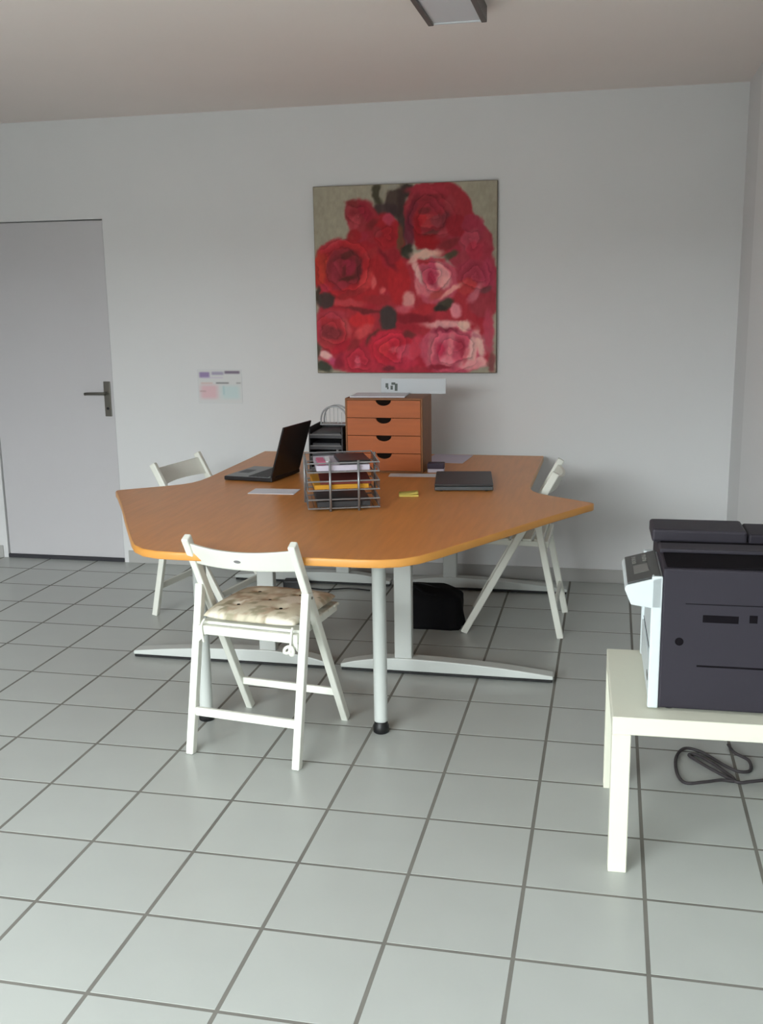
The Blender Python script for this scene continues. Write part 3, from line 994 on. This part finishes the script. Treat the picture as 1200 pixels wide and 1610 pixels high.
# control panel wedge
ol = [(-0.098, 0.292), (-0.088, 0.286), (-0.028, 0.282), (0.0, 0.290), (0.0, 0.371), (-0.095, 0.341), (-0.103, 0.330)]
ol = [(-0.080, 0.292), (-0.028, 0.284), (0.0, 0.284), (0.0, 0.372), (-0.094, 0.345), (-0.098, 0.334)]
pb = xz_prism(ol, 0.0, PWd * 0.62, 0.003)
pn = mesh_obj('panel_housing', pb, M['printer_white'], prn)
d = Vector((0.094, 0, 0.027)).normalized()
nn = Vector((-d.z, 0, d.x))
pm = bmesh.new()
mt = Matrix(((d.x, 0, nn.x, 0), (0, 1, 0, 0), (d.z, 0, nn.z, 0), (0, 0, 0, 1)))
mid = Vector((-0.047, PWd * 0.31, 0.3585)) + nn * 0.002
mesh_obj('control_panel', box((0.088, PWd * 0.60, 0.008), 0.002, 2, None, Matrix.Translation(mid) @ mt), M['printer_panel'], pn)
mid2 = Vector((-0.050, PWd * 0.24, 0.358)) + nn * 0.0065
mesh_obj('display', box((0.040, 0.080, 0.002), 0.0005, 1, None, Matrix.Translation(mid2) @ mt), M['printer_lcd'], pn)
for k in range(4):
    for q in range(2):
        mid3 = Vector((-0.065 + 0.028 * q, PWd * 0.40 + 0.020 * k, 0.354 + 0.008 * q)) + nn * 0.0065
        mesh_obj('key', box((0.012, 0.012, 0.003), 0.001, 1, None, Matrix.Translation(mid3) @ mt), M['printer_lcd'], pn)

# grey cable looped on the floor behind the side table
cp = [(6.98, 5.20), (7.02, 4.98), (7.15, 4.83), (7.14, 4.60), (7.02, 4.52), (6.90, 4.62), (6.80, 4.80), (6.66, 4.98), (6.50, 4.99), (6.40, 4.75), (6.39, 4.40), (6.46, 4.17),
      (6.64, 4.20), (6.82, 4.30), (6.96, 4.33), (6.86, 4.52), (6.74, 4.70), (6.62, 4.88), (6.54, 4.86), (6.64, 4.66), (6.80, 4.46), (6.98, 4.30), (7.10, 4.32), (7.30, 4.38)]
pts = smooth_path([(x * S, y * S, 0.006 + 0.006 * (0.5 + 0.5 * math.sin(1.7 * i))) for i, (x, y) in enumerate(cp)], 6)
o = mesh_obj('power_cable', tube(pts, 0.0055, 8), M['cable'], None, True)
tag(o, 'dark grey power cable looped on the tiles under the side table', 'cable')

# ------------------------------------------------------------------ under the desk
bagr = empty('bag', T(2.98, 9.02), math.radians(-4))
tag(bagr, 'slumped black bag on the floor under the desk', 'bag')
bb = bmesh.new()
nu, nv = 28, 14
rows = []
for j in range(nv + 1):
    v = j / nv
    ring_ = []
    for i in range(nu):
        a = 2 * PI * i / nu
        ce, se = math.cos(a), math.sin(a)
        sq = 1 / (abs(ce) ** 4 + abs(se) ** 4) ** 0.25
        prof_ = 1.0 - 0.10 * v - 0.55 * max(0, v - 0.8) * 2.2
        wx, wy = 0.168 * prof_, 0.105 * prof_
        x = wx * ce * sq
        y = wy * se * sq
        topz = 0.178 - 0.17 * (x + 0.02) - 0.022 * math.cos(9 * x + 2)
        z = topz * (1 - (1 - v) ** 1.3)
        x += 0.006 * math.sin(7 * a + 5 * v)
        y += 0.006 * math.cos(5 * a + 7 * v)
        ring_.append(bb.verts.new((x, y, z)))
    rows.append(ring_)
for A, B in zip(rows, rows[1:]):
    for i in range(nu):
        bb.faces.new((A[i], A[(i + 1) % nu], B[(i + 1) % nu], B[i]))
bb.faces.new(list(reversed(rows[0])))
bb.faces.new(rows[-1])
mesh_obj('body', bb, M['bag'], bagr, True)
mesh_obj('strap', tube(smooth_path([(-0.10, -0.02, 0.185), (-0.06, -0.06, 0.200), (0.0, -0.09, 0.175), (0.06, -0.075, 0.168), (0.10, -0.02, 0.150)], 5), 0.007, 6), M['bag'], bagr, True)
mesh_obj('zip', tube(smooth_path([(-0.12, 0.0, 0.196), (-0.04, 0.0, 0.196), (0.05, 0.0, 0.178), (0.12, 0.0, 0.160)], 5), 0.003, 5), M['black'], bagr, True)

ad = empty('power_adapter', T(0.36, 10.42), 0.1)
tag(ad, 'black power adapter on the floor by the wall under the desk', 'adapter')
mesh_obj('body', box2((-0.05, -0.035, 0), (0.05, 0.035, 0.06), 0.008, 2), M['black'], ad)
mesh_obj('lead', tube(smooth_path([(0.05, 0, 0.02), (0.10, 0.02, 0.005), (0.18, 0.0, 0.005), (0.30, 0.03, 0.005), (0.42, 0.0, 0.005)], 5), 0.004, 6), M['black'], ad, True)

# ------------------------------------------------------------------ on the walls
# strokes of the rose print: x, y, half width, half height, tilt in degrees, colour (photograph pixels)
ROSE_STROKES = [
    (598,306,10,17,-10,52,48,36), (626,318,17,24,0,58,46,42), (612,330,20,12,0,56,44,44), (645,298,11,11,0,42,38,34), (636,345,8,55,0,54,42,40),
    (606,305,5,13,0,128,122,108), (622,295,8,5,0,126,122,110),
    (560,432,62,58,0,140,34,42), (606,382,34,48,0,136,32,40), (698,342,52,58,0,128,34,42), (742,385,36,42,0,132,42,54), (760,440,24,66,0,132,44,56),
    (640,490,136,88,0,142,34,44), (640,560,134,34,0,148,36,50), (575,345,24,30,0,128,36,44),
    (562,334,17,23,0,118,40,46), (560,350,8,14,20,144,54,60), (578,332,9,15,-30,122,32,44), (592,352,14,8,-20,104,36,38), (556,318,9,6,0,108,40,42),
    (612,366,21,25,0,138,32,38), (615,343,9,9,0,152,54,70), (598,362,8,8,0,128,42,48), (570,372,12,8,-30,132,38,50), (560,370,12,10,0,130,32,36),
    (552,430,58,52,0,146,36,40), (508,420,10,30,0,150,48,38), (522,386,20,9,-32,150,40,48), (545,418,29,30,0,106,36,42), (531,420,7,22,0,124,40,50),
    (545,401,20,5,-20,80,36,34), (567,420,4,22,0,84,34,36), (552,437,14,4,-25,74,34,30), (552,418,10,13,30,124,36,50), (545,425,4,10,10,92,34,36), (535,405,6,8,0,112,38,44),
    (585,408,12,24,-30,148,36,42), (600,428,16,30,-40,138,32,36), (588,396,18,6,-30,140,40,44), (580,440,10,20,30,168,52,54), (592,442,4,10,10,178,78,78), (606,455,5,7,0,180,82,82),
    (555,461,24,5,-15,124,36,38), (550,475,28,6,5,162,58,62), (540,448,14,5,-10,128,40,50), (576,487,36,4,4,96,36,38), (513,452,9,8,0,150,42,56), (600,470,22,8,0,130,38,42),
    (632,440,17,36,0,150,34,38), (614,405,5,22,-40,104,28,36), (625,400,10,12,0,126,32,40),
    (680,335,40,50,0,126,38,46), (674,298,32,8,0,136,42,52), (655,325,6,22,20,102,34,44), (680,310,24,5,-5,110,36,42), (676,345,13,12,0,146,48,52), (666,341,8,11,0,160,42,46),
    (693,346,11,9,0,116,48,54), (706,342,6,14,20,96,40,46), (688,364,18,4,-8,86,42,42), (675,378,20,11,0,130,26,30), (705,362,18,6,-35,138,50,58), (648,365,7,32,0,90,34,46),
    (662,362,6,22,0,130,26,32), (712,318,9,14,0,128,46,52), (722,353,17,17,-40,124,32,40), (712,380,16,7,-20,104,36,40), (690,322,14,8,10,122,38,48), (672,330,10,4,-25,98,36,40),
    (745,350,15,16,0,128,42,56), (744,374,20,12,-45,142,56,68), (750,392,14,14,0,144,44,58), (760,355,5,14,0,132,46,60),
    (713,398,11,6,-30,62,60,46), (645,393,10,11,0,48,48,40), (634,372,5,18,0,90,62,44),
    (752,425,32,20,0,134,46,60), (770,430,10,28,0,140,48,66), (762,470,20,22,0,126,44,52), (736,448,16,12,-20,152,50,52), (750,458,6,18,35,158,84,94), (766,454,9,5,-30,94,52,56), (763,482,22,16,0,128,46,54),
    (690,440,34,38,0,160,70,84), (675,397,23,6,-5,186,148,134), (655,405,9,5,-40,178,134,124), (685,408,18,4,-5,150,46,50), (662,426,5,22,-15,186,144,138), (685,422,8,18,0,162,62,82),
    (682,436,6,11,0,140,36,56), (702,425,7,20,-30,188,128,128), (701,441,10,11,0,186,126,124), (675,455,13,10,0,172,90,98), (712,455,21,4,-35,192,130,122), (690,462,13,5,-30,150,62,60),
    (647,470,10,13,0,180,122,118), (640,484,15,6,0,166,72,82), (672,485,22,8,-12,150,40,46), (660,450,4,14,-10,176,100,104),
    (703,477,15,8,-25,50,52,42), (697,483,9,5,0,40,36,32), (720,486,8,11,0,186,114,122), (655,500,30,8,0,110,28,36), (640,516,26,8,0,136,34,44),
    (540,520,42,36,0,146,42,48), (525,523,18,11,10,106,40,44), (550,512,5,18,-20,162,64,66), (575,504,20,12,0,168,40,44), (578,521,16,8,-35,174,64,66), (530,494,22,6,0,148,50,60),
    (545,546,18,8,-30,146,32,44), (516,472,15,13,0,54,46,44), (503,462,4,12,0,52,44,36), (505,520,5,20,0,148,48,60), (562,545,8,14,25,120,38,42),
    (616,500,14,21,0,50,48,46), (593,531,16,6,-45,78,42,38), (519,560,11,7,25,192,154,148), (531,570,9,6,30,160,62,92), (506,552,5,13,0,62,54,46), (516,579,13,8,20,48,50,42), (541,568,8,14,25,118,32,46),
    (572,566,28,18,0,154,40,54), (568,571,4,9,0,172,72,86), (590,575,18,8,0,150,40,54), (622,546,36,28,0,160,36,50), (614,530,22,8,-10,168,40,56), (627,550,9,5,0,174,70,80), (610,548,8,12,20,172,46,54),
    (645,556,15,15,0,170,64,80), (640,572,22,9,0,164,44,62), (617,581,9,5,0,94,36,44), (648,526,11,5,15,94,42,42), (660,545,8,18,10,166,52,66),
    (715,548,50,42,0,164,70,86), (705,508,33,6,-3,186,134,132), (733,511,10,8,40,188,154,140), (682,546,5,27,5,170,88,98), (705,518,20,4,0,120,40,56), (705,530,22,8,0,172,78,94),
    (728,546,7,17,-15,138,42,58), (697,550,7,9,0,158,40,64), (713,545,5,24,8,182,98,106), (708,567,11,8,0,194,106,116), (745,548,7,32,10,190,144,138), (757,543,5,20,-10,186,150,140),
    (750,528,8,4,20,160,96,104), (756,570,9,9,0,196,144,142), (742,573,18,8,0,186,122,124), (770,520,8,32,0,150,56,72), (774,570,5,18,0,108,60,60), (695,578,18,4,0,122,34,46), (735,560,4,14,10,176,90,98),
]
def roses(u, v):
    # the strokes were read off in picture pixels; map the canvas square onto them
    nz = fbm(u * 26, v * 26, 40) - 0.5
    nz2 = fbm(u * 26 + 9, v * 26 + 4, 50) - 0.5
    ub, vb = u + 0.026 * nz, v + 0.026 * nz2
    X = (492 + 15 * vb) * (1 - ub) + (785 - 6 * vb) * ub
    Y = (295 - 12 * ub) * (1 - vb) + (588 - 2 * ub) * vb
    col = np.tile(np.array([130., 124, 109]), (len(u), 1)) * (0.93 + 0.14 * fbm(u * 5, v * 5, 60))[:, None]
    for x, y, rx, ry, an, r, g, b_ in ROSE_STROKES:
        a = math.radians(an)
        dx, dy = X - x, Y - y
        e = np.sqrt(((dx * math.cos(a) + dy * math.sin(a)) / rx) ** 2 + ((-dx * math.sin(a) + dy * math.cos(a)) / ry) ** 2)
        soft = min(0.95, 5.5 / min(rx, ry))
        m_ = np.clip((1 + soft / 2 - e) / soft, 0, 1)
        m_ = (m_ * m_ * (3 - 2 * m_))[:, None] * 0.92
        col = col * (1 - m_) + np.array([r, g, b_], float) * m_
    # petals curling round the heart of each bloom
    for cx, cy, R_, tn, ph in ((546, 418, 56, 4.2, 0.3), (680, 338, 46, 3.6, 1.2), (687, 432, 34, 2.8, 2.0), (527, 522, 38, 3.0, 0.8), (622, 550, 34, 2.8, 2.6), (714, 548, 48, 3.4, 1.7),
                               (612, 366, 22, 1.8, 0.5), (564, 336, 20, 1.8, 2.2), (752, 430, 30, 2.4, 1.0), (746, 375, 22, 1.8, 0.2), (572, 566, 26, 2.0, 1.1)):
        dx, dy = X - cx, Y - cy
        rr = np.sqrt(dx * dx + dy * dy) / R_
        th = np.arctan2(dy, dx)
        q = rr * tn + th / (2 * PI) + 0.22 * np.sin(3 * th + ph * 3) + 1.1 * (fbm(u * 12 + ph, v * 12, 77) - 0.5)
        f = q - np.floor(q)
        sh = 0.90 + 0.24 * f - 0.34 * np.exp(-((f - 0.93) / 0.085) ** 2)
        w_ = np.clip((0.98 - rr) / 0.30, 0, 1) * np.clip(0.35 + rr, 0, 1) * np.clip((col[:, 0] - col[:, 1] - 25) / 25, 0, 1)
        col = col * (1 - w_ + w_ * sh)[:, None]
    # brush strokes
    return col * (0.93 + 0.14 * fbm(u * 60, v * 34, 90))[:, None]

PX0, PX1, PZ0, PZ1 = 0.548 * S, 3.690 * S, 3.620 * S, 6.760 * S
pic = empty('rose_painting', ((PX0 + PX1) / 2, y1 - 0.002, PZ0))
tag(pic, 'square canvas of red and pink roses hanging on the back wall', 'painting')
pw, ph_ = PX1 - PX0, PZ1 - PZ0
mesh_obj('canvas', box2((-pw / 2, -0.026, 0), (pw / 2, 0, ph_), 0.003, 2), M['canvas'], pic)
print_mesh('print', pw - 0.006, ph_ - 0.006, 230, 230, roses, M['print'], pic, (0, -0.0265, 0.003), 1.75)

def notice(u, v):
    col = np.tile(np.array([216., 216, 215]), (len(u), 1))
    def rect(a, b_, c, d_, colr, al=1.0, soft=0.02):
        m_ = np.clip((u - a) / soft, 0, 1) * np.clip((b_ - u) / soft, 0, 1) * np.clip((v - c) / soft, 0, 1) * np.clip((d_ - v) / soft, 0, 1) * al
        col[:] = col * (1 - m_[:, None]) + np.array(colr, float) * m_[:, None]
    rect(0.00, 0.50, 0.40, 0.92, (226, 178, 186), 0.7, 0.12)
    rect(0.48, 1.00, 0.42, 0.92, (196, 218, 218), 0.7, 0.12)
    rect(0.02, 0.30, 0.05, 0.26, (140, 118, 168), 0.8, 0.05)
    rect(0.30, 0.62, 0.04, 0.18, (150, 140, 172), 0.7, 0.05)
    rect(0.60, 0.98, 0.02, 0.14, (118, 104, 124), 0.85, 0.04)
    rect(0.10, 0.60, 0.20, 0.27, (196, 180, 206), 0.6, 0.04)
    rect(0.40, 0.72, 0.36, 0.43, (120, 118, 120), 0.8, 0.03)
    rect(0.86, 0.99, 0.36, 0.43, (150, 150, 148), 0.7, 0.03)
    rect(0.05, 0.36, 0.36, 0.44, (214, 176, 166), 0.6, 0.04)
    rect(0.02, 0.20, 0.60, 0.68, (190, 158, 158), 0.7, 0.04)
    rect(0.55, 0.62, 0.46, 0.76, (140, 184, 190), 0.4, 0.04)
    return col
nx0, nx1, nz0, nz1 = -1.745 * S, -0.895 * S, 3.06 * S, 3.675 * S
no = empty('wall_notice', ((nx0 + nx1) / 2, y1 - 0.0005, nz0))
tag(no, 'small printed notice with purple heading taped to the back wall', 'notice')
mesh_obj('sheet', box2((-(nx1 - nx0) / 2, -0.002, 0), ((nx1 - nx0) / 2, 0, nz1 - nz0)), M['card'], no)
print_mesh('print', nx1 - nx0 - 0.002, nz1 - nz0 - 0.002, 80, 60, notice, M['notice'], no, (0, -0.0024, 0.001))

# ceiling lamp, unlit
lamp = empty('ceiling_lamp', (3.80 * S, 4.44 * S, zc))
tag(lamp, 'unlit rectangular ceiling light with grey frame and pale diffuser', 'ceiling light')
lw, ll, lh = 0.60 * S, 3.8 * S, 0.055
for sx in (-1, 1):
    mesh_obj('side_rail', box2((sx * lw / 2 - 0.010, -ll / 2, -lh), (sx * lw / 2 + 0.010, ll / 2, 0), 0.002, 1), M['lampframe'], lamp)
for sy in (-1, 1):
    mesh_obj('end_cap', box2((-lw / 2 + 0.007, sy * ll / 2 - 0.006, -lh + 0.004), (lw / 2 - 0.007, sy * ll / 2 + 0.006, 0), 0.002, 1), M['diffuser'], lamp)
mesh_obj('diffuser', box2((-lw / 2 + 0.007, -ll / 2 + 0.006, -lh + 0.008), (lw / 2 - 0.007, ll / 2 - 0.006, -0.01), 0.002, 1), M['diffuser'], lamp)
